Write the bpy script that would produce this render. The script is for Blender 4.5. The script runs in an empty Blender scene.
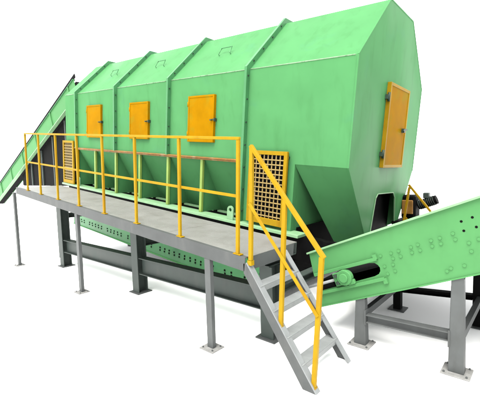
import bpy, bmesh, math, random
from mathutils import Vector, Matrix, noise
random.seed(7)
SC = bpy.context.scene
COL = SC.collection

# ------------------------------------------------------------------ camera
TAU = 0.1023818                      # the screen and its walkway lie tilted along X
RM = Matrix.Rotation(TAU, 3, 'Y')    # machine frame -> world
cam_d = bpy.data.cameras.new('camera')
cam = bpy.data.objects.new('camera', cam_d); COL.objects.link(cam)
fw = Vector((-0.6569816, 0.75007635, -0.07589886)).normalized()
rt = Vector((0.75340918, 0.65686902, -0.02996163)).normalized()
up = rt.cross(fw).normalized()
rt = fw.cross(up)
m = Matrix((rt, up, -fw)).transposed().to_4x4()
m.translation = Vector((2.03213, -4.09684, 1.84040))
cam.matrix_world = m
cam_d.sensor_fit = 'HORIZONTAL'; cam_d.sensor_width = 36.0
cam_d.lens = 36.0 * 354.355 / 480.0
cam_d.clip_start = 0.05; cam_d.clip_end = 2000
SC.camera = cam

# ------------------------------------------------------------------ light
w = bpy.data.worlds.new('World'); SC.world = w; w.use_nodes = True
bg = w.node_tree.nodes['Background']
bg.inputs[0].default_value = (0.985, 1.0, 0.995, 1); bg.inputs[1].default_value = 1.0
sun_d = bpy.data.lights.new('sun', 'SUN'); sun = bpy.data.objects.new('sun', sun_d); COL.objects.link(sun)
sun_d.energy = 3.4; sun_d.angle = math.radians(45); sun_d.color = (1.0, 0.97, 0.92)
sd = Vector((0.14, -0.40, 0.90)).normalized()
sun.rotation_euler = sd.to_track_quat('Z', 'Y').to_euler()
SC.view_settings.view_transform = 'Standard'; SC.view_settings.look = 'None'
SC.view_settings.gamma = 1.0; SC.view_settings.use_curve_mapping = False
SC.view_settings.exposure = 1.85

# ------------------------------------------------------------------ materials
KC = .77
def pmat(name, col, rough=.4, metal=0., var=.12, scale=2.5, bump=.02, bscale=30., stain=None, stain_amt=.3, stain_scale=1.2,
         stain_pos=.56, coat=0., spec=.5, grime=None, grime_amt=0., gloss=0., gloss_pos=.48):
    mt = bpy.data.materials.new(name); mt.use_nodes = True
    if name != 'white_floor_paint':    # colours below were read at a lower exposure
        col, stain, grime = [tuple(c*KC for c in q) if q else q for q in (col, stain, grime)]
    nt = mt.node_tree; N = nt.nodes; L = nt.links
    b = N['Principled BSDF']
    b.inputs['Roughness'].default_value = rough; b.inputs['Metallic'].default_value = metal
    b.inputs['Specular IOR Level'].default_value = spec
    if coat: b.inputs['Coat Weight'].default_value = coat; b.inputs['Coat Roughness'].default_value = .12
    tc = N.new('ShaderNodeTexCoord')
    n1 = N.new('ShaderNodeTexNoise'); n1.inputs['Scale'].default_value = scale; n1.inputs['Detail'].default_value = 6; n1.inputs['Roughness'].default_value = .62
    L.new(tc.outputs['Object'], n1.inputs['Vector'])
    mix = N.new('ShaderNodeMix'); mix.data_type = 'RGBA'
    mix.inputs['A'].default_value = tuple(c*(1-var) for c in col) + (1,)
    mix.inputs['B'].default_value = tuple(min(1, c*(1+var)) for c in col) + (1,)
    r1 = N.new('ShaderNodeMapRange'); r1.inputs['From Min'].default_value = .32; r1.inputs['From Max'].default_value = .68
    L.new(n1.outputs['Fac'], r1.inputs['Value']); L.new(r1.outputs['Result'], mix.inputs['Factor'])
    out = mix.outputs['Result']
    def layer(out, colr, amt, sc, lo, hi, stretch=(1, 1, 1)):
        mp = N.new('ShaderNodeMapping'); mp.inputs['Scale'].default_value = stretch
        L.new(tc.outputs['Object'], mp.inputs['Vector'])
        n = N.new('ShaderNodeTexNoise'); n.inputs['Scale'].default_value = sc; n.inputs['Detail'].default_value = 8; n.inputs['Roughness'].default_value = .6
        n.inputs['Distortion'].default_value = .4
        L.new(mp.outputs['Vector'], n.inputs['Vector'])
        r = N.new('ShaderNodeMapRange'); r.inputs['From Min'].default_value = lo; r.inputs['From Max'].default_value = hi
        r.inputs['To Max'].default_value = amt
        L.new(n.outputs['Fac'], r.inputs['Value'])
        mx = N.new('ShaderNodeMix'); mx.data_type = 'RGBA'
        mx.inputs['B'].default_value = tuple(colr) + (1,)
        L.new(r.outputs['Result'], mx.inputs['Factor']); L.new(out, mx.inputs['A'])
        return mx.outputs['Result']
    if stain: out = layer(out, stain, stain_amt, stain_scale, stain_pos, stain_pos+.16)
    if grime: out = layer(out, grime, grime_amt, 6., .52, .75, (1, 1, .25))
    L.new(out, b.inputs['Base Color'])
    rr = N.new('ShaderNodeMapRange'); rr.inputs['To Min'].default_value = max(.03, rough-.08); rr.inputs['To Max'].default_value = min(1, rough+.14)
    L.new(n1.outputs['Fac'], rr.inputs['Value']); L.new(rr.outputs['Result'], b.inputs['Roughness'])
    if gloss:                          # noise patches of stronger specular, imitating reflected window glare on the paint
        mp = N.new('ShaderNodeMapping'); mp.inputs['Scale'].default_value = (1.0, 1.0, .8); L.new(tc.outputs['Object'], mp.inputs['Vector'])
        n3 = N.new('ShaderNodeTexNoise'); n3.inputs['Scale'].default_value = .75; n3.inputs['Detail'].default_value = 1.5; n3.inputs['Roughness'].default_value = .4; n3.inputs['Distortion'].default_value = .3
        L.new(mp.outputs['Vector'], n3.inputs['Vector'])
        r3 = N.new('ShaderNodeMapRange'); r3.inputs['From Min'].default_value = gloss_pos; r3.inputs['From Max'].default_value = gloss_pos+.22
        r3.inputs['To Min'].default_value = spec; r3.inputs['To Max'].default_value = gloss
        L.new(n3.outputs['Fac'], r3.inputs['Value']); L.new(r3.outputs['Result'], b.inputs['Specular IOR Level'])
    if bump:
        n2 = N.new('ShaderNodeTexNoise'); n2.inputs['Scale'].default_value = bscale; n2.inputs['Detail'].default_value = 4
        L.new(tc.outputs['Object'], n2.inputs['Vector'])
        bp = N.new('ShaderNodeBump'); bp.inputs['Strength'].default_value = bump; bp.inputs['Distance'].default_value = .02
        L.new(n2.outputs['Fac'], bp.inputs['Height']); L.new(bp.outputs['Normal'], b.inputs['Normal'])
    return mt

GREEN = pmat('green_paint', (.050, .161, .060), .32, var=.06, scale=1.6, bump=.035, bscale=5, stain=(.045, .145, .085), stain_amt=.40, stain_scale=1.5, stain_pos=.58,
             grime=(.030, .100, .032), grime_amt=.36, spec=.008, gloss=.025)
GREEN_C = pmat('conveyor_green_paint', (.050, .156, .055), .42, var=.06, scale=3, bump=.03, bscale=8, grime=(.035, .11, .036), grime_amt=.28, spec=.04)
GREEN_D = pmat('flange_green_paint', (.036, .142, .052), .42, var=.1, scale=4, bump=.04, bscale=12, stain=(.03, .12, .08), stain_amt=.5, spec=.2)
LIME = pmat('pale_lime_paint', (.15, .225, .045), .45, var=.1, scale=5, spec=.2)  # yellow-green post paint, overexposed paleness put into the colour
PALE = pmat('pale_green_paint', (.13, .235, .125), .45, var=.12, scale=5, spec=.2)
YELLOW = pmat('yellow_paint', (.212, .128, .005), .4, var=.10, scale=6, bump=.03, bscale=40, grime=(.16, .075, .004), grime_amt=.65, spec=.03)
WIRE = pmat('dusty_yellow_wire', (.20, .14, .045), .5, var=.2, scale=8, spec=.2)
ORANGE = pmat('orange_door_paint', (.212, .100, .001), .38, var=.10, scale=3.5, bump=.03, bscale=10, stain=(.165, .118, .006), stain_amt=.75, stain_scale=3, stain_pos=.52, spec=.004)
RUST = pmat('rusty_strip', (.20, .095, .02), .6, var=.3, scale=7, stain=(.24, .19, .11), stain_amt=.8, stain_scale=5, stain_pos=.5, spec=.2)
GREY = pmat('grey_steel_paint', (.058, .062, .062), .5, var=.13, scale=4, bump=.04, bscale=25, grime=(.036, .037, .035), grime_amt=.55, spec=.1)
DGREY = pmat('dark_grey_steel', (.025, .034, .030), .5, var=.2, scale=4, bump=.05, bscale=25, grime=(.05, .05, .045), grime_amt=.4, spec=.2)
DECK = pmat('deck_plate', (.134, .133, .126), .38, var=.08, scale=3, bump=.25, bscale=90, stain=(.088, .082, .074), stain_amt=.4, stain_scale=3.5, stain_pos=.5, spec=.25, grime=(.17, .168, .16), grime_amt=.25)
TREAD = pmat('galvanised_tread', (.150, .158, .158), .5, var=.12, scale=6, bump=.1, bscale=60, stain=(.1, .1, .1), stain_amt=.5, stain_scale=6, spec=.2)
CONC = pmat('concrete_pad', (.15, .15, .146), .9, var=.2, scale=12, bump=.4, bscale=60, spec=.1)
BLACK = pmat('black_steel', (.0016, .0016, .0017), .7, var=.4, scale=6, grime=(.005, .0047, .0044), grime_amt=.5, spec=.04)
RUBBER = pmat('black_rubber', (.0035, .0035, .0038), .85, var=.3, scale=10, spec=.05)
BOLT = pmat('bolt_steel', (.018, .035, .022), .5, metal=.0, var=.3, scale=20, spec=.2)
FASCIA = pmat('fascia_grey_paint', (.047, .050, .050), .5, var=.15, scale=3, bump=.04, bscale=25, grime=(.08, .08, .076), grime_amt=.5, spec=.1)
SEAM = pmat('worn_seam', (.16, .25, .15), .5, var=.3, scale=9, stain=(.02, .05, .02), stain_amt=.9, stain_scale=9, stain_pos=.52, spec=.1)
STAIR = pmat('light_grey_stair_paint', (.135, .142, .145), .5, var=.12, scale=5, bump=.04, bscale=25, grime=(.07, .072, .07), grime_amt=.45, spec=.2)
WHITE = pmat('white_floor_paint', (.90, .90, .90), .9, var=.01, scale=1.2, bump=.0, spec=.05)

# ------------------------------------------------------------------ mesh helpers
IDT = lambda p: Vector(p)
TM = lambda p: RM @ Vector(p)        # machine frame -> world

class MB:
    def __init__(s, tf=IDT): s.bm = bmesh.new(); s.tf = tf
    def v(s, p): return s.bm.verts.new(s.tf(p))
    def hexa(s, c):                      # 8 corners: bottom ring 0-3, top ring 4-7
        V = [s.v(p) for p in c]
        for f in ((3, 2, 1, 0), (4, 5, 6, 7), (0, 1, 5, 4), (1, 2, 6, 5), (2, 3, 7, 6), (3, 0, 4, 7)):
            s.bm.faces.new([V[i] for i in f])
        return s
    def box(s, a, b):
        x0, y0, z0 = a; x1, y1, z1 = b
        return s.hexa([(x0, y0, z0), (x1, y0, z0), (x1, y1, z0), (x0, y1, z0), (x0, y0, z1), (x1, y0, z1), (x1, y1, z1), (x0, y1, z1)])
    def prism(s, poly, ext):             # poly: 3D points in a plane, extruded by ext
        e = Vector(ext); A = [s.v(p) for p in poly]; B = [s.v(Vector(p)+e) for p in poly]
        n = len(poly)
        s.bm.faces.new(A); s.bm.faces.new(B[::-1])
        for i in range(n): s.bm.faces.new((A[i], A[(i+1) % n], B[(i+1) % n], B[i])[::-1])
        return s
    def bar(s, p, q, a, b, side=(0, 1, 0)):   # rectangular bar; a = size along side, b = the other
        p, q = Vector(p), Vector(q); d = (q-p).normalized(); sv = Vector(side); sv = (sv-d*sv.dot(d)).normalized(); tv = d.cross(sv)
        c = []
        for o in (p, q):
            for i, j in ((-1, -1), (1, -1), (1, 1), (-1, 1)): c.append(o+sv*a/2*i+tv*b/2*j)
        return s.hexa(c)
    def ibeam(s, p, q, h, wd, t=.012, side=(0, 1, 0)):   # flanges are spread along side
        p, q = Vector(p), Vector(q); d = (q-p).normalized(); sv = Vector(side); sv = (sv-d*sv.dot(d)).normalized(); tv = d.cross(sv)
        a, b, k = wd/2, h/2, t
        pts = [(-a, -b), (a, -b), (a, -b+k), (k/2, -b+k), (k/2, b-k), (a, b-k), (a, b), (-a, b), (-a, b-k), (-k/2, b-k), (-k/2, -b+k), (-a, -b+k)]
        return s.prism([p+sv*x+tv*y for x, y in pts], q-p)
    def channel(s, p, q, h, wd, t=.01, side=(0, 1, 0), tvec=None):  # C section, open towards +side
        p, q = Vector(p), Vector(q); d = (q-p).normalized(); sv = Vector(side); sv = (sv-d*sv.dot(d)).normalized(); tv = d.cross(sv)
        b = h/2
        pts = [(0, -b), (wd, -b), (wd, -b+t), (t, -b+t), (t, b-t), (wd, b-t), (wd, b), (0, b)]
        return s.prism([p+sv*x+tv*y for x, y in pts], q-p)
    def tube(s, path, r, n=10, cap=True):
        P = [Vector(p) for p in path]; rings = []
        for i, p in enumerate(P):
            d = (P[min(i+1, len(P)-1)]-P[max(i-1, 0)]).normalized()
            a = Vector((0, 0, 1)) if abs(d.z) < .9 else Vector((1, 0, 0))
            u = d.cross(a).normalized(); vv = d.cross(u)
            rings.append([s.v(p+(u*math.cos(2*math.pi*k/n)+vv*math.sin(2*math.pi*k/n))*r) for k in range(n)])
        for A, B in zip(rings, rings[1:]):
            for k in range(n): 
                f = s.bm.faces.new((A[k], A[(k+1) % n], B[(k+1) % n], B[k])); f.smooth = True
        if cap: s.bm.faces.new(rings[0][::-1]); s.bm.faces.new(rings[-1])
        return s
    def sheet(s, p00, p10, p11, p01, nrm, th=.006, nx=12, ny=8, amp=.004, seed=0., fr=1.3):
        p00, p10, p11, p01 = map(Vector, (p00, p10, p11, p01)); nv = Vector(nrm).normalized()
        def ring(off, a):
            G = []
            for j in range(ny+1):
                row = []
                for i in range(nx+1):
                    u, vv = i/nx, j/ny
                    p = (p00*(1-u)+p10*u)*(1-vv)+(p01*(1-u)+p11*u)*vv
                    e = min(1, 3*min(u, 1-u))*min(1, 3*min(vv, 1-vv))
                    k = noise.noise(Vector((p.x*fr+seed, p.y*fr, p.z*fr+seed*.7)))*a*e
                    row.append(s.v(p+nv*(off+k)))
                G.append(row)
            return G
        A = ring(0, amp); B = ring(-th, amp)
        for j in range(ny):
            for i in range(nx):
                f = s.bm.faces.new((A[j][i], A[j][i+1], A[j+1][i+1], A[j+1][i])); f.smooth = True
                f = s.bm.faces.new((B[j][i], B[j+1][i], B[j+1][i+1], B[j][i+1])); f.smooth = True
        for i in range(nx):
            s.bm.faces.new((A[0][i], B[0][i], B[0][i+1], A[0][i+1])); s.bm.faces.new((A[ny][i], A[ny][i+1], B[ny][i+1], B[ny][i]))
        for j in range(ny):
            s.bm.faces.new((A[j][0], A[j+1][0], B[j+1][0], B[j][0])); s.bm.faces.new((A[j][nx], B[j][nx], B[j+1][nx], A[j+1][nx]))
        return s
    def mesh(s, name, mat, bevel=0., off=Vector((0, 0, 0))):
        bm = s.bm
        bmesh.ops.recalc_face_normals(bm, faces=bm.faces)
        if bevel:
            ed = [e for e in bm.edges if len(e.link_faces) == 2 and e.calc_face_angle(0) > .6]
            bmesh.ops.bevel(bm, geom=ed, offset=bevel, segments=1, affect='EDGES', clamp_overlap=True)
        for e in bm.edges:
            if len(e.link_faces) != 2 or e.calc_face_angle(0) > .5: e.smooth = False
        bmesh.ops.translate(bm, verts=bm.verts, vec=-off)
        me = bpy.data.meshes.new(name); bm.to_mesh(me); bm.free(); me.materials.append(mat)
        return me

def tag(o, label, cat, group=None):
    o['label'] = label; o['category'] = cat
    if group: o['group'] = group
    return o
def thing(name, label, cat, base, group=None):
    o = bpy.data.objects.new(name, None); COL.objects.link(o); o.location = Vector(base); o.empty_display_size = .2
    return tag(o, label, cat, group)
def root(o):
    while o.parent: o = o.parent
    return o
def part(name, mb, mat, parent, bevel=0., label=None):
    o = bpy.data.objects.new(name, mb.mesh(name, mat, bevel, Vector(root(parent).location)))
    COL.objects.link(o); o.parent = parent
    if label: o['label'] = label
    return o
def piece(name, me, parent, loc, rot=None):          # shared mesh placed at a world point
    o = bpy.data.objects.new(name, me); COL.objects.link(o); o.parent = parent
    o.location = Vector(loc)-Vector(root(parent).location)
    if rot: o.rotation_euler = rot.to_euler()
    return o
def shared(name, mb, mat, bevel=0.): return mb.mesh(name, mat, bevel)
def disc(r, h, n, tf=IDT):                            # short cylinder along +Z
    mb = MB(tf); mb.prism([(r*math.cos(2*math.pi*k/n), r*math.sin(2*math.pi*k/n), 0) for k in range(n)], (0, 0, h)); return mb
def towards(d):                                       # rotation that turns +Z to d
    return Vector(d).to_track_quat('Z', 'Y').to_matrix()

# ------------------------------------------------------------------ floor
fl = MB(); fl.sheet((-150, -150, 0), (150, -150, 0), (150, 150, 0), (-150, 150, 0), (0, 0, 1), th=.2, nx=4, ny=4, amp=0)
fo = bpy.data.objects.new('floor', fl.mesh('floor', WHITE)); COL.objects.link(fo); fo['kind'] = 'structure'
fo['label'] = 'plain white floor running into the white background'

# ------------------------------------------------------------------ the screen machine (machine frame)
XF = [-7.117, -5.29, -3.466, -1.640]; XL, XE = -7.80, 0.0
ZK, ZT, S1, WD = 3.186, 4.05, .84, 2.65; ZS, ZB = 1.868, .90
scr = thing('trommel_screen', 'long green faceted drum screen housing with orange doors above the walkway', 'screening machine', TM((-3.9, 1.3, .9)))
xs = [XL]+XF+[XE]
bolt_me = shared('bolt', disc(.013, .014, 6), BOLT)
for i in range(5):
    a, b = xs[i], xs[i+1]
    nx = max(4, int((b-a)*7))
    zb = ZS if i not in (0,) else ZS
    part('side_panel', MB(TM).sheet((a, 0, zb), (b, 0, zb), (b, 0, ZK), (a, 0, ZK), (0, -1, 0), nx=nx*2, ny=14, fr=2.1, amp=.009, seed=i*7.3), GREEN, scr)
    part('roof_panel', MB(TM).sheet((a, 0, ZK), (b, 0, ZK), (b, S1, ZT), (a, S1, ZT), (0, -.72, .7), nx=nx*2, ny=12, fr=2.1, amp=.008, seed=i*3.1+40), GREEN, scr)
    mb = MB(TM); mb.tube([(a+.03, -.001, ZK+.001), (b-.03, -.001, ZK+.001)], .007, 6); part('knee_seam', mb, SEAM, scr)
    part('top_panel', MB(TM).sheet((a, S1, ZT), (b, S1, ZT), (b, WD-S1, ZT), (a, WD-S1, ZT), (0, 0, 1), nx=4, ny=4, amp=.006, seed=i), GREEN, scr)
    part('rear_roof_panel', MB(TM).sheet((a, WD-S1, ZT), (b, WD-S1, ZT), (b, WD, ZK), (a, WD, ZK), (0, .72, .7), nx=4, ny=4, amp=.006, seed=i), GREEN, scr)
    part('rear_side_panel', MB(TM).sheet((a, WD, ZK), (b, WD, ZK), (b, WD, ZS), (a, WD, ZS), (0, 1, 0), nx=4, ny=4, amp=.006, seed=i), GREEN, scr)
# flanges between the bays, with bolts on the face that looks along +X
SEC = [(0, ZS), (0, ZK), (S1, ZT), (WD-S1, ZT), (WD, ZK), (WD, ZS)]
OUT = [(-1, 0), (-1, .41), (-.38, 1), (.38, 1), (1, .41), (1, 0)]
for k, x in enumerate(XF):
    h = .075; sec = list(SEC)
    if k == 3: sec[0] = (0, ZB+.03)
    inn = [(x, y+.004*o[0]*-1, z) for (y, z), o in zip(sec, OUT)]
    outp = [(x, y+h*o[0], z+h*o[1]) for (y, z), o in zip(sec, OUT)]
    mb = MB(TM)
    for q in range(5):
        mb.hexa([Vector(inn[q])+Vector((-.022, 0, 0)), Vector(inn[q])+Vector((.022, 0, 0)), Vector(outp[q])+Vector((.022, 0, 0)), Vector(outp[q])+Vector((-.022, 0, 0)),
                 Vector(inn[q+1])+Vector((-.022, 0, 0)), Vector(inn[q+1])+Vector((.022, 0, 0)), Vector(outp[q+1])+Vector((.022, 0, 0)), Vector(outp[q+1])+Vector((-.022, 0, 0))])
    fgo = part('flange', mb, GREEN_D, scr)
    rot = RM @ towards((1, 0, 0))
    z = sec[0][1]+.18
    while z < ZK-.05:
        piece('bolt', bolt_me, fgo, TM((x+.020, -h*.55, z)), rot); z += .33
    for t in (.12, .37, .62, .87):
        piece('bolt', bolt_me, fgo, TM((x+.020, S1*t-h*.4, ZK+(ZT-ZK)*t+h*.4)), rot)
# near end panel: octagonal plate with the discharge opening cut in from its lower edge
endp = [(.88, .62), (.72, .93), (0, ZS), (0, ZK), (S1, ZT), (WD-S1, ZT), (WD, ZK), (WD, 1.80), (2.12, .93), (2.06, .62), (2.0, .62), (1.95, .93), (1.82, 1.38), (1.72, 1.47), (1.06, 1.49), (.99, 1.43), (.90, .93), (.89, .62)]
part('end_panel', MB(TM).prism([(0, y, z) for y, z in endp], (.012, 0, 0)), GREEN, scr)
rim = [(.90, .93), (.99, 1.43), (1.06, 1.49), (1.72, 1.47), (1.82, 1.38), (1.95, .93)]
mb = MB(TM)
for (y0, z0), (y1, z1) in zip(rim, rim[1:]): mb.bar((.016, y0, z0), (.016, y1, z1), .012, .014, (1, 0, 0))
part('opening_rim', mb, PALE, scr)
# edge trim on the near end (folded seam)
mb = MB(TM)
for (y0, z0), (y1, z1) in zip(endp[1:7], endp[2:8]): mb.bar((.004, y0, z0), (.004, y1, z1), .022, .016, (1, 0, 0))
part('seam', mb, GREEN, scr)
mb = MB(TM); mb.box((XL, .02, ZB), (XL+.012, WD-.02, ZK-.02)); mb.prism([(XL, .02, ZK-.02), (XL, S1, ZT-.02), (XL, WD-S1, ZT-.02), (XL, WD-.02, ZK-.02)], (.012, 0, 0))
part('feed_end_panel', mb, GREEN, scr)
# lower wall beside each mesh guard
part('lower_side_panel', MB(TM).sheet((-1.64, 0, ZB), (-.75, 0, ZB), (-.75, 0, ZS), (-1.64, 0, ZS), (0, -1, 0), nx=8, ny=8, amp=.003, seed=91), GREEN, scr)
part('lower_side_panel', MB(TM).sheet((XL, 0, ZB), (-7.117, 0, ZB), (-7.117, 0, ZS), (XL, 0, ZS), (0, -1, 0), nx=6, ny=6, amp=.006, seed=92), GREEN, scr)
mb = MB(TM); mb.box((-.765, .01, ZB+.026), (-.75, 2.6, ZS)); part('lower_end_plate', mb, GREEN, scr)
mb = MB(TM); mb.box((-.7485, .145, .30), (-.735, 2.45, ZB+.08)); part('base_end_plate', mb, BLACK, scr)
# discharge hopper under the last bay
BX, BZ = -.40, .72
hp = part('discharge_hopper', MB(TM).sheet((BX, .70, BZ), (-.002, .86, BZ), (-.002, .006, ZS), (-.75, .006, ZS), (0, -.8, -.6), nx=14, ny=14, fr=2.2, amp=.010, seed=17), GREEN, scr)
mb = MB(TM); mb.prism([(-.75, .006, ZS), (-.75, 2.6, ZS), (BX, 2.0, BZ), (BX, .70, BZ)], (-.008, 0, 0)); part('hopper_side', mb, GREEN, hp)
mb = MB(TM); mb.prism([(-.75, 2.64, ZS), (-.012, 2.64, ZS), (-.012, 2.12, .93), (BX, 2.0, BZ)], (0, .008, 0)); part('hopper_back', mb, GREEN, hp)
mb = MB(TM); mb.box((-.16, .80, .55), (-.15, 2.1, 1.6)); part('opening_dark_plate', mb, BLACK, hp)  # black plate added so the discharge opening reads dark inside
# open bays under the long side: posts, webs and sloping hopper plates
pitch = (XF[3]-XF[0])/6
px_ = [XF[0]+pitch*i for i in range(7)]
for i, x in enumerate(px_):
    if i < 6:
        a, b = x, px_[i+1]
        part('hopper_plate', MB(TM).sheet((a, .56, ZB+.015), (b, .56, ZB+.015), (b, .004, ZS-.01), (a, .004, ZS-.01), (0, -.86, -.5), nx=12, ny=12, fr=2.4, amp=.010, seed=i*5.5+3), GREEN, scr)
        mb = MB(TM); mb.box((a+.05, .34, ZB+.02), (b-.05, .40, ZB+.05)); part('ledge', mb, PALE, scr)
    mb = MB(TM); mb.prism([(x-.004, .02, ZS-.03), (x-.004, .02, ZB+.046), (x-.004, .53, ZB+.046)], (.008, 0, 0)); part('web_plate', mb, GREEN, scr)
    if i < 6: mb = MB(TM); mb.box((x-.028, -.035, ZB+.046), (x+.028, .012, ZS-.02)); part('post', mb, LIME if i else ORANGE, scr, .003)
mb = MB(TM); mb.box((XF[0]-.06, -.045, ZS-.036), (XF[3]-.03, -.008, ZS+.012)); mb.box((XF[0]-.06, -.085, ZS-.004), (XF[3]-.03, -.044, ZS+.004))
part('edge_strip', mb, RUST, scr, 0, 'rusty orange strip along the lower edge of the housing')
mb = MB(TM); mb.box((XL, -.13, ZB+.002), (-.55, .10, ZB+.045)); part('base_flange', mb, PALE, scr, .004)
mb = MB(TM); mb.box((XL+.05, .02, ZB-.34), (-.08, .14, ZB-.0)); part('base_beam', mb, BLACK, scr)
mb = MB(TM); mb.box((XL+.05, WD-.14, ZB-.34), (-.30, WD-.02, ZB+.02)); part('base_beam', mb, BLACK, scr)
mb = MB(TM); mb.box((XL+.02, WD-.02, ZB), (-.76, WD-.012, ZS)); part('rear_lower_panel', mb, GREEN, scr)
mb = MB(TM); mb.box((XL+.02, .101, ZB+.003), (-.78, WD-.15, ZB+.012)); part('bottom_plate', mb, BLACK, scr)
# lifting lugs: plate with a round eye
def lug(x):
    mb = MB(TM); n = 12; r = .062; ri = .030; zc = ZB+.20; y = -.10
    ou = [(x-r, ZB+.046)]+[(x+r*math.cos(math.pi-math.pi*k/n), zc+r*math.sin(math.pi*k/n)) for k in range(n+1)]+[(x+r, ZB+.046)]
    inn = [(x, zc-ri)]+[(x+ri*math.cos(1.5*math.pi-2*math.pi*k/(n+2)), zc+ri*math.sin(1.5*math.pi-2*math.pi*k/(n+2))) for k in range(1, n+2)]+[(x, zc-ri)]
    # ring strip between outline and eye
    for k in range(len(ou)-1):
        i0, i1 = inn[k], inn[min(k+1, len(inn)-1)]
        A = [(ou[k][0], y, ou[k][1]), (ou[k+1][0], y, ou[k+1][1]), (i1[0], y, i1[1]), (i0[0], y, i0[1])]
        mb.prism(A, (0, .022, 0))
    A = [(ou[0][0], y, ou[0][1]), (inn[0][0], y, inn[0][1]), (ou[-1][0], y, ou[-1][1])]
    mb.prism(A, (0, .022, 0))
    part('lifting_lug', mb, PALE, scr)
lug(-1.80); lug(-6.92)
# bent rod handles on the roof slope
for x in (-6.05, -4.30, -2.51):
    nrm = Vector((0, -.72, .70)); sl = Vector((0, .70, .72)); c = Vector((x, .42, ZK+(ZT-ZK)*.5))
    p0, p1 = c+Vector((-.13, 0, 0))-sl*.05, c+Vector((.13, 0, 0))-sl*.05
    q0, q1 = c+Vector((-.10, 0, 0))+sl*.06+nrm*.07, c+Vector((.13, 0, 0))+sl*.06+nrm*.07
    mb = MB(TM); mb.tube([p0-nrm*.01, p0+nrm*.03, q0, q1, p1+nrm*.03, p1-nrm*.01], .008, 6)
    part('roof_handle', mb, GREEN_D, scr)
# inspection doors in the long side
def door(x0, x1, z0, z1):
    d = part('inspection_door', MB(TM).sheet((x0, -.045, z0), (x1, -.045, z0), (x1, -.045, z1), (x0, -.045, z1), (0, -1, 0), th=.012, nx=6, ny=8, amp=.0035, seed=x0*3), ORANGE, scr)
    mb = MB(TM)
    mb.box((x0-.012, -.052, z0-.012), (x0+.02, .004, z1+.012)); mb.box((x1-.02, -.052, z0-.012), (x1+.012, .004, z1+.012))
    mb.box((x0+.0205, -.0515, z1-.02), (x1-.0205, .004, z1+.012)); mb.box((x0+.0205, -.0515, z0-.012), (x1-.0205, .004, z0+.02))
    part('door_frame', mb, ORANGE, d, .003)
    zc = z0+(z1-z0)*.47
    mb = MB(TM); mb.bar((x1-.06, -.062, zc), (x1+.05, -.062, zc+.01), .014, .018); mb.box((x1+.022, -.060, zc-.02), (x1+.042, .002, zc+.028)); mb.tube([(x1-.02, -.05, zc), (x1-.02, -.095, zc)], .011, 8)
    part('latch', mb, BOLT, d)
    for zz in (z0+.12, z1-.12):
        mb = MB(TM); mb.tube([(x0-.014, -.045, zz-.04), (x0-.014, -.045, zz+.04)], .014, 8); part('hinge', mb, ORANGE, d)
for a in ((-6.54, -5.90, 2.15, 2.86), (-4.70, -4.09, 2.15, 2.84), (-2.90, -2.30, 2.13, 2.86)): door(*a)
# end door
y0, y1, z0, z1 = 1.02, 1.85, 1.88, 3.03
d = part('end_door', MB(TM).sheet((.058, y0, z0), (.058, y1, z0), (.058, y1, z1), (.058, y0, z1), (1, 0, 0), th=.012, nx=6, ny=8, amp=.0035, seed=5), ORANGE, scr)
mb = MB(TM)
mb.box((.008, y0-.012, z0-.012), (.066, y0+.03, z1+.012)); mb.box((.008, y1-.03, z0-.012), (.066, y1+.012, z1+.012))
mb.box((.008, y0+.0305, z1-.03), (.0655, y1-.0305, z1+.012)); mb.box((.008, y0+.0305, z0-.012), (.0655, y1-.0305, z0+.03))
part('door_frame', mb, YELLOW, d, .003)
mb = MB(TM); mb.box((.05, 1.66, 2.40), (.10, 1.72, 2.46)); mb.bar((.10, 1.60, 2.43), (.10, 1.78, 2.45), .022, .022, (1, 0, 0)); part('latch', mb, BOLT, d)
for zz in (2.06, 2.84):
    mb = MB(TM); mb.tube([(.05, y0-.02, zz-.06), (.05, y0-.02, zz+.06)], .018, 8); mb.box((.012, y0-.06, zz-.03), (.05, y0-.01, zz+.03)); part('hinge', mb, BOLT, d)

# ------------------------------------------------------------------ yellow mesh guards
def guard(x0, x1, z0, z1, label, nxb, nzb):
    g = thing('mesh_guard', label, 'mesh guard', TM(((x0+x1)/2, -.08, z0)), 'mesh guards on the housing side')
    yf = -.075; f = .055
    for nm, a, b in (('frame_side', (x0, yf-.02, z0), (x0+f, yf+.02, z1)), ('frame_side', (x1-f, yf-.02, z0), (x1, yf+.02, z1)),
                     ('frame_rail', (x0+f+.001, yf-.018, z1-f), (x1-f-.001, yf+.018, z1)), ('frame_rail', (x0+f+.001, yf-.018, z0), (x1-f-.001, yf+.018, z0+f*1.6))):
        part(nm, MB(TM).box(a, b), YELLOW, g, .003)
    part('mesh_dark_plate', MB(TM).box((x0+.02, -.035, z0+.02), (x1-.02, -.020, z1-.02)), BLACK, g)  # black plate standing in for the dark opening behind the mesh
    for x in (x0+.03, x1-.03):
        for z in (z0+.08, z1-.08): part('stud', MB(TM).box((x-.015, -.0545, z-.015), (x+.015, .0, z+.015)), BOLT, g)
    hz = (z1-z0-2*f); hx = x1-x0-2*f
    vm = shared('wire', MB().box((-.008, -.004, -hz/2), (.008, .004, hz/2)), WIRE); hm = shared('wire', MB().box((-hx/2, -.004, -.008), (hx/2, .004, .008)), WIRE)
    for i in range(1, nxb+1): piece('wire', vm, g, TM((x0+f+hx*i/(nxb+1), yf+.005, (z0+z1)/2)), RM)
    for i in range(1, nzb+1): piece('wire', hm, g, TM(((x0+x1)/2, yf-.0045, z0+f+hz*i/(nzb+1))), RM)
guard(-1.48, -.82, .99, 2.03, 'yellow framed mesh guard right of the walkway, behind the stair handrail', 7, 13)
guard(-7.80, -7.20, .95, 2.04, 'yellow framed mesh guard at the far end of the walkway below the first housing bay', 7, 13)

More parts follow.
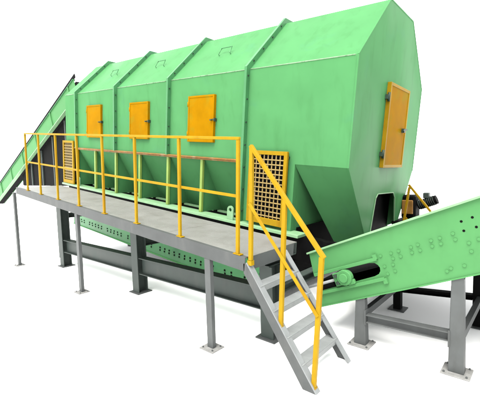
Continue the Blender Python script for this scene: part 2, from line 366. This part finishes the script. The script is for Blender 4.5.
# ------------------------------------------------------------------ walkway
DX0, DX1, DY0, DY1, DZ = -6.42, -.20, -1.624, -.72, 1.033
plat = thing('walkway_platform', 'long grey steel walkway on posts beside the green housing', 'walkway', TM((-3.3, -1.2, 0)))
nseg = 5; dl = (DX1-DX0)/nseg
for i in range(nseg):
    a, b = DX0+dl*i, DX0+dl*(i+1)
    part('deck_plate', MB(TM).sheet((a+.002, DY0+.012, DZ), (b-.002, DY0+.012, DZ), (b-.002, DY1, DZ), (a+.002, DY1, DZ), (0, 0, 1), th=.006, nx=8, ny=5, amp=.006, seed=i*9), DECK, plat)
part('edge_beam', MB(TM).channel((DX0, DY0, DZ-.065), (DX1, DY0, DZ-.065), .135, .055, .010, (0, 1, 0)), FASCIA, plat, .002)
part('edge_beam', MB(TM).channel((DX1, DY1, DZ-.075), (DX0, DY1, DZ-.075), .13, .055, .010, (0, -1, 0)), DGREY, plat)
part('end_beam', MB(TM).box((DX1-.012, DY0+.06, DZ-.14), (DX1, DY1-.06, DZ-.008)), GREY, plat)
part('end_beam', MB(TM).box((DX0, DY0+.06, DZ-.14), (DX0+.012, DY1-.06, DZ-.008)), GREY, plat)
for i in range(1, 8):
    x = DX0+(DX1-DX0)*i/8
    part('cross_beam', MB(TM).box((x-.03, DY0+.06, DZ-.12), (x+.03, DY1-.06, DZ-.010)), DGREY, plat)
def deck_z(xw): # world height of the deck underside above a world x
    xm = (xw-DZ*math.sin(TAU))/math.cos(TAU); return (RM @ Vector((xm, 0, DZ-.134))).z
for xw in (-.62, -3.61, -6.52):
    l = part('leg', MB().channel((xw-.0, DY0+.006, .012), (xw, DY0+.006, deck_z(xw)), .082, .05, .008, (0, 1, 0)), GREY, plat, .002)
    part('foot_plate', MB().box((xw-.10, DY0-.06, 0), (xw+.10, DY0+.12, .012)), CONC, l)
for xw in (-.66, -3.65, -6.46):
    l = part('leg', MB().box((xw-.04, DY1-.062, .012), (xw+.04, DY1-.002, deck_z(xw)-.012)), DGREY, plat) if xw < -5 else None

anchor_me = shared('anchor_bolt', disc(.009, .014, 6), GREY)
def anchors(foot, x0, x1, y0, y1, z):
    for x in (x0, x1):
        for y in (y0, y1): piece('anchor_bolt', anchor_me, foot, (x, y, z), Matrix.Rotation(random.random(), 3, 'Z'))
for o in [c for c in plat.children if c.name.startswith('leg')]:
    for f in o.children:
        b = [Vector(v) for v in f.bound_box]; L0 = Vector(plat.location)
        anchors(f, b[0].x+L0.x+.03, b[6].x+L0.x-.03, b[0].y+L0.y+.03, b[6].y+L0.y-.03, .012)

# ------------------------------------------------------------------ guard rail on the walkway
gr = thing('guardrail', 'yellow two-bar guardrail along the outer edge of the grey walkway', 'guardrail', TM((-3.1, DY0, DZ)))
RX = [-5.80, -5.15, -4.40, -3.62, -2.84, -2.03, -1.17, -.31]; RH = 1.10
PL = (RM.inverted() @ Vector((0, 0, 1)))
def top_of(x, h): return Vector((x, DY0+.022, DZ))+Vector((PL.x*.55*h, 0, h))
for x in RX:
    p = part('post', MB(TM).bar((x, DY0+.022, DZ+.004), top_of(x, RH-.015), .030, .036), YELLOW, gr, .004)
    part('foot_plate', MB(TM).box((x-.045, DY0+.000, DZ+.006), (x+.045, DY0+.052, DZ+.014)), YELLOW, p)
a, b = RX[0], RX[-1]
part('top_rail', MB(TM).bar(top_of(a-.018, RH), top_of(b+.018, RH), .032, .029), YELLOW, gr, .004)
part('middle_rail', MB(TM).bar(top_of(a-.01, .56)+Vector((0, .012, 0)), top_of(b+.01, .56)+Vector((0, .012, 0)), .012, .029), YELLOW, gr, .002)

# ------------------------------------------------------------------ stairs (world frame)
st = thing('steel_stairs', 'steep grey steel stairs with four treads leading up to the walkway', 'stairs', (.25, -1.28, 0))
YN, YF = -1.624, -.95
def stringer(y, dirn):
    p0, p1 = Vector((-.085, y, 1.0)), Vector((.63, y, .0)); d = (p1-p0).normalized(); n = Vector((d.z, 0, -d.x))   # n points down-left
    h = .10; t = .010
    if n.z > 0: n = -n
    # outline with a level foot and a plumb head
    A = p0; B = p1+d*.0; Cc = p1+n*h; 
    Cc = Vector((p1.x-h/abs(d.z)*1.0, y, 0)) ; D = p0+n*h
    web = [p0, p1, Cc, Vector((p0.x-.03, y, p0.z-.10)), Vector((p0.x-.03, y, p0.z-.01))]
    mb = MB(); mb.prism(web, (0, dirn*t, 0))
    s = part('stringer', mb, FASCIA, st)  # darker grey than its flange: shade on the web put into the paint
    up_n = -n
    mb = MB(); mb.hexa([p0+up_n*.0, p1+up_n*.0, p1+Vector((0, dirn*.065, 0)), p0+Vector((0, dirn*.065, 0)), p0+up_n*.010, p1+up_n*.010, p1+up_n*.010+Vector((0, dirn*.065, 0)), p0+up_n*.010+Vector((0, dirn*.065, 0))])
    part('flange', mb, STAIR, s)
    return s
stringer(YN, 1); stringer(YF, -1)
for k in range(1, 5):
    z = 1.0-.2*k+.005; xc = -.085+(1.0-z)*(.715)-.085
    mb = MB(); mb.box((xc-.01, YN+.012, z-.006), (xc+.108, YF-.012, z)); mb.box((xc+.102, YN+.012, z-.055), (xc+.108, YF-.012, z-.0065)); mb.box((xc-.01, YN+.012, z-.03), (xc-.004, YF-.012, z-.0065))
    part('tread', mb, TREAD, st, .0015)
hr = thing('stair_handrail', 'yellow sloping handrail with three posts on the near side of the steel stairs', 'handrail', (.25, YN, .5))
yy = YN+.030
P0, P1 = (-.05, yy, 1.025), (.0, yy, 2.07)
part('post', MB().bar(P0, P1, .034, .039), YELLOW, hr, .004)
part('post', MB().bar((.275, yy, .475), (.345, yy, 1.605), .034, .039), YELLOW, hr, .004)
part('post', MB().bar((.595, yy, .03), (.685, yy, 1.155), .034, .039), YELLOW, hr, .004)
part('top_rail', MB().bar((-.012, yy, 2.085), (.706, yy, 1.148), .035, .035), YELLOW, hr, .004)
part('middle_rail', MB().bar((-.03, yy-.024, 1.56), (.652, yy-.022, .665), .012, .031), YELLOW, hr, .002)
for x, z in ((-.05, 1.0), (.275, .46), (.595, .02)):
    part('foot_plate', MB().box((x-.024, yy-.022, z-.02), (x+.024, yy+.022, z+.025)), YELLOW, hr)

# ------------------------------------------------------------------ support frame under the screen
sf = thing('support_frame', 'dark grey steel column frame standing under the walkway and housing', 'support frame', (-2.9, -1.0, 0))
def mach_z(xw, zm): return (RM @ Vector(((xw-zm*math.sin(TAU))/math.cos(TAU), 0, zm))).z
for xw in (-5.60, -2.85, -.27):
    for y in (-1.0, 2.45):
        top = mach_z(xw, ZB-.36)-.10 if y > 0 else mach_z(xw, DZ-.145)-.10
        c = part('column', MB().ibeam((xw, y, .015), (xw, y, top), .17, .17, .014, (1, 0, 0)), DGREY, sf, .002)
        part('foot_plate', MB().box((xw-.13, y-.13, 0), (xw+.13, y+.13, .015)), GREY, c)
    za = mach_z(xw, DZ-.145)-.05
    zc = mach_z(xw, ZB-.36)-.055
    part('bracket', MB().ibeam((xw, -1.10, za), (xw, -.74, za), .10, .12, .012, (1, 0, 0)), DGREY, sf)
    part('cross_beam', MB().ibeam((xw, -.91, zc), (xw, 2.36, zc), .10, .12, .012, (1, 0, 0)), DGREY, sf)
xb = [-5.60, -2.85, -.27]
for a, b in zip(xb, xb[1:]):
    part('tie_beam', MB().ibeam((a+.09, -1.0, .44), (b-.09, -1.0, .44), .26, .14, .014, (0, 1, 0)), GREY if 0 else DGREY, sf, .002)

# ------------------------------------------------------------------ collecting conveyor below the screen
cc = thing('collecting_conveyor', 'green bolted belt conveyor hidden below the walkway and drum housing', 'conveyor', TM((-4, .9, .02)))
side = part('side_plate', MB(TM).box((-6.95, -.22, .015), (-.72, -.205, .46)), GREEN_D, cc)  # darker green than the far plate: shade under the walkway put into the paint
part('side_plate', MB(TM).box((-6.95, 2.0, .02), (-.72, 2.012, .46)), GREEN_C, cc)
part('bottom_lip', MB(TM).box((-6.95, -.24, .0), (-.72, -.16, .014)), GREEN_C, cc)
part('belt', MB(TM).box((-6.9, -.19, .30), (-.75, 1.99, .315)), RUBBER, cc)
part('return_belt', MB(TM).box((-6.9, -.19, .07), (-.75, 1.99, .085)), RUBBER, cc)
mb = MB(TM)
x = -6.8
while x < -.8:
    for z in (.12, .17, .30):
        q = x+random.uniform(-.01, .01); mb.box((q-.014, -.228, z-.014), (q+.014, -.219, z+.014))
    x += .14 if random.random() < .8 else .26
bo = part('bolts', mb, BLACK, cc); bo['kind'] = 'stuff'
for xw in (-6.3, -3.9, -1.3):
    zt_ = mach_z(xw, .0)-.02
    part('leg', MB().box((xw-.05, .9, 0), (xw+.05, 1.0, zt_)), DGREY, cc)
    part('cross_member', MB().box((xw-.05, -.2, zt_-.0), (xw+.05, 2.0, zt_+.018)), DGREY, cc)

# ------------------------------------------------------------------ inclined conveyors share one way of placing: s along, y across, t up
ANG = math.atan(.42)
def frame_of(o, ang): 
    c, s = math.cos(ang), math.sin(ang)
    return lambda p: Vector((o[0]+p[0]*c-p[2]*s, p[1], o[1]+p[0]*s+p[2]*c))
TC = frame_of((.13, .32), ANG)
dc = thing('discharge_conveyor', 'green riveted conveyor rising to the right from under the housing on grey legs', 'conveyor', (1.0, -.5, 0))
SL, HT, Y0, Y1 = 6.2, .60, -.585, 1.90
prof = [(-.02, 0), (SL, 0), (SL, HT), (.09, HT), (.045, .335), (.72, .315), (.775, .302), (.80, .275), (.81, .245), (.80, .212), (.775, .188), (.72, .175), (.03, .160)]
near = part('side_plate', MB(TC).prism([(s, Y0, t) for s, t in prof], (0, .014, 0)), GREEN_C, dc)
part('top_lip', MB(TC).box((.07, Y0-.030, HT-.012), (SL, Y0+.06, HT+.008)), PALE, near, .003)
part('bottom_lip', MB(TC).box((-.02, Y0-.012, -.012), (SL, Y0+.07, .0)), GREEN_C, near)
part('guide_rail', MB(TC).bar((.07, Y0-.016, .345), (.82, Y0-.016, .338), .036, .034), GREEN_C, near, .003)
part('guide_rail', MB(TC).bar((.06, Y0-.016, .140), (.82, Y0-.016, .134), .036, .034), GREEN_C, near, .003)
part('guide_stop', MB(TC).box((.79, Y0-.030, .335), (.83, Y0, .385)), GREEN_C, near)
part('guide_stop', MB(TC).box((.80, Y0-.030, .085), (.84, Y0, .140)), GREEN_C, near)
# take-up bearing riding in the slot
yb = Y0-.075
brg = MB(TC); n = 20; rr = .082
brg.prism([(.43+rr*math.cos(2*math.pi*k/n), yb, .243+rr*math.sin(2*math.pi*k/n)) for k in range(n)], (0, .07, 0))
brg.box((.305, yb+.012, .175), (.385, yb+.065, .312)); brg.box((.44, yb+.02, .155), (.52, yb+.06, .205))
bg_ = part('take_up_bearing', brg, GREEN_C, dc, .006)
mb = MB(TC); mb.prism([(.43+.048*math.cos(2*math.pi*k/n), yb-.022, .243+.048*math.sin(2*math.pi*k/n)) for k in range(n)], (0, .025, 0)); part('bearing_cap', mb, GREEN_C, bg_, .005)
for t in (.205, .282):
    mb = MB(TC); mb.box((.325, yb-.008, t-.018), (.361, yb+.014, t+.018)); part('bolt', mb, BOLT, bg_)
mb = MB(TC); mb.tube([(-.06, yb+.035, .236), (.31, yb+.035, .243)], .016, 10); part('adjusting_screw', mb, TREAD, bg_)
# bolts on the near plate
bm_big = shared('bolt', disc(.0165, .016, 6), PALE); bm_hole = shared('bolt_hole', disc(.011, .003, 10), BLACK)
rot = towards((0, -1, 0))
BL = [(0.972, 0.351), (1.048, 0.352), (0.971, 0.297), (1.047, 0.298), (0.864, 0.353), (0.862, 0.245), (0.948, 0.242), (0.863, 0.169), (0.943, 0.179), (1.169, 0.355), (1.236, 0.36),
      (1.159, 0.305), (1.235, 0.306), (1.356, 0.363), (1.433, 0.364), (1.346, 0.313), (1.422, 0.314), (1.544, 0.371), (1.543, 0.317), (1.628, 0.26), (1.619, 0.188), (1.376, 0.073),
      (1.415, 0.089), (1.523, 0.087), (1.708, 0.27)]
bm_g = shared('bolt', disc(.0145, .012, 6), GREEN_C)
for k, (s, t) in enumerate(BL): piece('bolt', bm_g, near, TC((s, Y0+.001, t)), rot)
for s, t in ((1.642, .449), (1.731, .455), (1.630, .368), (1.728, .370)): piece('bolt_hole', bm_hole, near, TC((s, Y0+.001, t)), rot)
for k in range(1, 5):
    for s, t in BL[9:17]:
        if s+k*.75 > 1.95: piece('bolt', bm_g, near, TC((s+k*.9, Y0+.001, t)), rot)
part('far_side_plate', MB(TC).box((-.02, Y1, 0), (SL, Y1+.014, .30)), GREEN_C, dc)
part('belt', MB(TC).box((.05, Y0+.03, .25), (SL, Y1-.02, .265)), RUBBER, dc)
part('return_belt', MB(TC).box((.05, Y0+.03, .06), (SL, Y1-.02, .072)), RUBBER, dc)
mb = MB(TC); mb.prism([(.14+.10*math.cos(2*math.pi*k/24), Y0+.03, .162+.10*math.sin(2*math.pi*k/24)) for k in range(24)], (0, Y1-Y0-.06, 0)); part('tail_pulley', mb, RUBBER, dc)
mb = MB(TC); mb.tube([(.43, Y0-.03, .243), (.43, Y0+.02, .243)], .03, 12); part('shaft', mb, BOLT, dc)
part('tail_plate', MB(TC).box((-.015, Y0+.015, .01), (-.003, Y1, .13)), GREEN_C, dc)
def under(x): return .32+(x-.13)*.42      # height of the conveyor's lower edge
for xw in (.575, 1.45, 3.3, 5.2):
    l = part('leg', MB().hexa([(xw-.062, -.60, .012), (xw+.062, -.60, .012), (xw+.062, -.50, .012), (xw-.062, -.50, .012),
                               (xw-.048, -.585, under(xw-.05)-.004), (xw+.048, -.585, under(xw+.05)-.004), (xw+.048, -.505, under(xw+.05)-.004), (xw-.048, -.505, under(xw-.05)-.004)]), GREY, dc, .005)
    f = part('foot_plate', MB().box((xw-.115, -.66, 0), (xw+.115, -.44, .014)), CONC, l, .004)
    if xw < 2: anchors(f, xw-.088, xw+.088, -.635, -.465, .014)
    l = part('leg', MB().box((xw-.045, .60, .012), (xw+.045, .69, under(xw-.05)-.006)), BLACK, dc)  # same paint as the near legs; shade put in as black
    part('foot_plate', MB().box((xw-.10, .55, 0), (xw+.10, .75, .012)), GREY, l)
    part('cross_beam', MB().box((xw+.00, -.498, .30), (xw+.05, .598, .37)), GREY, dc)
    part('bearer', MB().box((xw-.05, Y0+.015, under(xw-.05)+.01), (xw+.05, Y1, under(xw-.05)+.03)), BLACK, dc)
part('tie_beam', MB().ibeam((.64, -.55, .30), (1.387, -.55, .325), .085, .09, .010, (0, 1, 0)), GREY, dc, .002)
part('tie_beam', MB().ibeam((.625, .645, .275), (1.40, .645, .34), .06, .09, .010, (0, 1, 0)), BLACK, dc)  # black for the shade between the far legs
for x in (.632, 1.393):
    part('gusset', MB().box((x-.008, -.60, .235), (x+.008, -.50, .385)), GREY, dc)
# gear motor on the far side
mo = MB(); mo.tube([(.36, 2.42, 1.20), (.64, 2.42, 1.31)], .075, 18)
mo = part('drive_motor', mo, BLACK, dc)
mb = MB()
for k in range(9):
    p = Vector((.38, 2.42, 1.208))+Vector((.24, 0, .093))*(k/9); mb.tube([p, p+Vector((.010, 0, .004))], .085, 18)
part('cooling_fins', mb, DGREY, mo)
part('terminal_box', MB().box((.44, 2.36, 1.325), (.53, 2.48, 1.42)), DGREY, mo, .01)
part('gear_case', MB().box((.12, 2.26, .98), (.35, 2.56, 1.38)), BLACK, mo, .03)
part('gear_cover', MB().box((.14, 2.235, 1.06), (.32, 2.259, 1.30)), RUST, mo, .02)
part('motor_mount', MB().box((.08, 1.915, .90), (.80, 2.58, .975)), BLACK, mo)

# ------------------------------------------------------------------ rear handrail, seen past the near end
rh = thing('rear_handrail', 'yellow handrail bars behind the housing above the rising conveyor', 'handrail', (.4, 2.02, 0))
yr = 2.02
part('post', MB().bar((.10, yr, 0), (.325, yr, 1.53), .035, .035), YELLOW, rh, .004)
part('post', MB().bar((1.00, yr, 0), (1.04, yr, .62), .035, .035), YELLOW, rh, .004)
part('top_rail', MB().bar((.315, yr, 1.57), (1.06, yr, .60), .035, .033), YELLOW, rh, .004)
part('middle_rail', MB().bar((.24, yr+.025, 1.05), (1.02, yr+.025, .06), .012, .033), YELLOW, rh)

# ------------------------------------------------------------------ feed conveyor at the far end
AF = math.atan((4.53-1.76)/(15.73-8.72))
fx, fz = -8.72, 4.53
TF = frame_of((fx, fz), AF)               # s = 0 at the head, negative towards the tail; t = 0 at the upper edge
fc = thing('feed_conveyor', 'long green inclined conveyor rising into the far end of the housing', 'conveyor', (-17.14, .8, 0))
SF0, SF1, FY0, FY1 = -9.3, .50, .60, 1.10
np_ = part('side_plate', MB(TF).sheet((SF0, FY0, -.62), (SF1, FY0, -.62), (SF1, FY0, -.10), (SF0, FY0, -.10), (0, -1, 0), th=.012, nx=30, ny=4, amp=.006, seed=3), GREEN_C, fc)
part('side_plate', MB(TF).box((SF0, FY1-.012, -.42), (SF1, FY1, -.10)), GREEN_C, fc)
part('bottom_lip', MB(TF).box((SF0, FY0-.06, -.645), (SF1, FY0+.05, -.6205)), PALE, np_)  # pale colour carries the light on the lower flange
part('top_lip', MB(TF).box((SF0, FY0-.03, -.0995), (SF1, FY0+.05, -.085)), GREEN_D, np_)
part('skirt_board', MB(TF).box((SF0, FY0+.005, -.0845), (SF1+.1, FY0+.025, .03)), RUBBER, fc)
part('skirt_board', MB(TF).box((SF0, FY1-.03, -.0845), (SF1+.1, FY1-.01, .03)), RUBBER, fc)
part('belt', MB(TF).box((SF0, FY0+.03, -.20), (SF1, FY1-.03, -.185)), RUBBER, fc)
part('return_belt', MB(TF).box((SF0, FY0+.03, -.40), (SF1, FY1-.03, -.385)), RUBBER, fc)
mb = MB(TF); mb.prism([(SF1+.12*math.cos(2*math.pi*k/20), FY0+.03, -.30+.12*math.sin(2*math.pi*k/20)) for k in range(20)], (0, FY1-FY0-.06, 0)); part('head_pulley', mb, RUBBER, fc)
s = SF0+.4
while s < SF1:
    part('stiffener', MB(TF).box((s-.02, FY0-.035, -.62), (s+.02, FY0-.004, -.10)), GREEN_C, np_); s += 1.5
def fz_at(x): return fz+(x-fx)*math.tan(AF)-.70
l = part('leg', MB().box((-17.20, FY0+.02, .012), (-17.08, FY0+.14, fz_at(-17.20)+.02)), DGREY, fc)
part('foot_plate', MB().box((-17.3, FY0-.06, 0), (-16.98, FY0+.22, .012)), GREY, l)
# black box added to fill the dark background below the feed conveyor
ch = thing('feed_dark_box', 'black box added for the dark area below the feed conveyor beyond the far walkway end', 'dark box', (-9.3, .9, 1.6))
def cut(x): return fz+(x-fx)*math.tan(AF)-.72
zb_ = 1.62
part('dark_box_side', MB().prism([(-13.3, .72, zb_), (-7.95, .72, zb_), (-7.95, .72, cut(-7.95)), (-13.3, .72, cut(-13.3))], (0, .02, 0)), BLACK, ch)
part('dark_box_side', MB().prism([(-13.3, 1.06, zb_), (-7.95, 1.06, zb_), (-7.95, 1.06, cut(-7.95)), (-13.3, 1.06, cut(-13.3))], (0, .02, 0)), BLACK, ch)
for x in (-12.2, -11.2, -10.2, -9.2): part('stiffener', MB().box((x-.03, .68, zb_), (x+.03, .7195, cut(x-.03)-.01)), DGREY, ch)
part('dark_box_end', MB().box((-7.97, .741, zb_), (-7.951, 1.059, cut(-7.95)-.02)), BLACK, ch)
part('dark_box_floor', MB().box((-13.28, .741, zb_-.02), (-7.972, 1.059, zb_)), BLACK, ch)
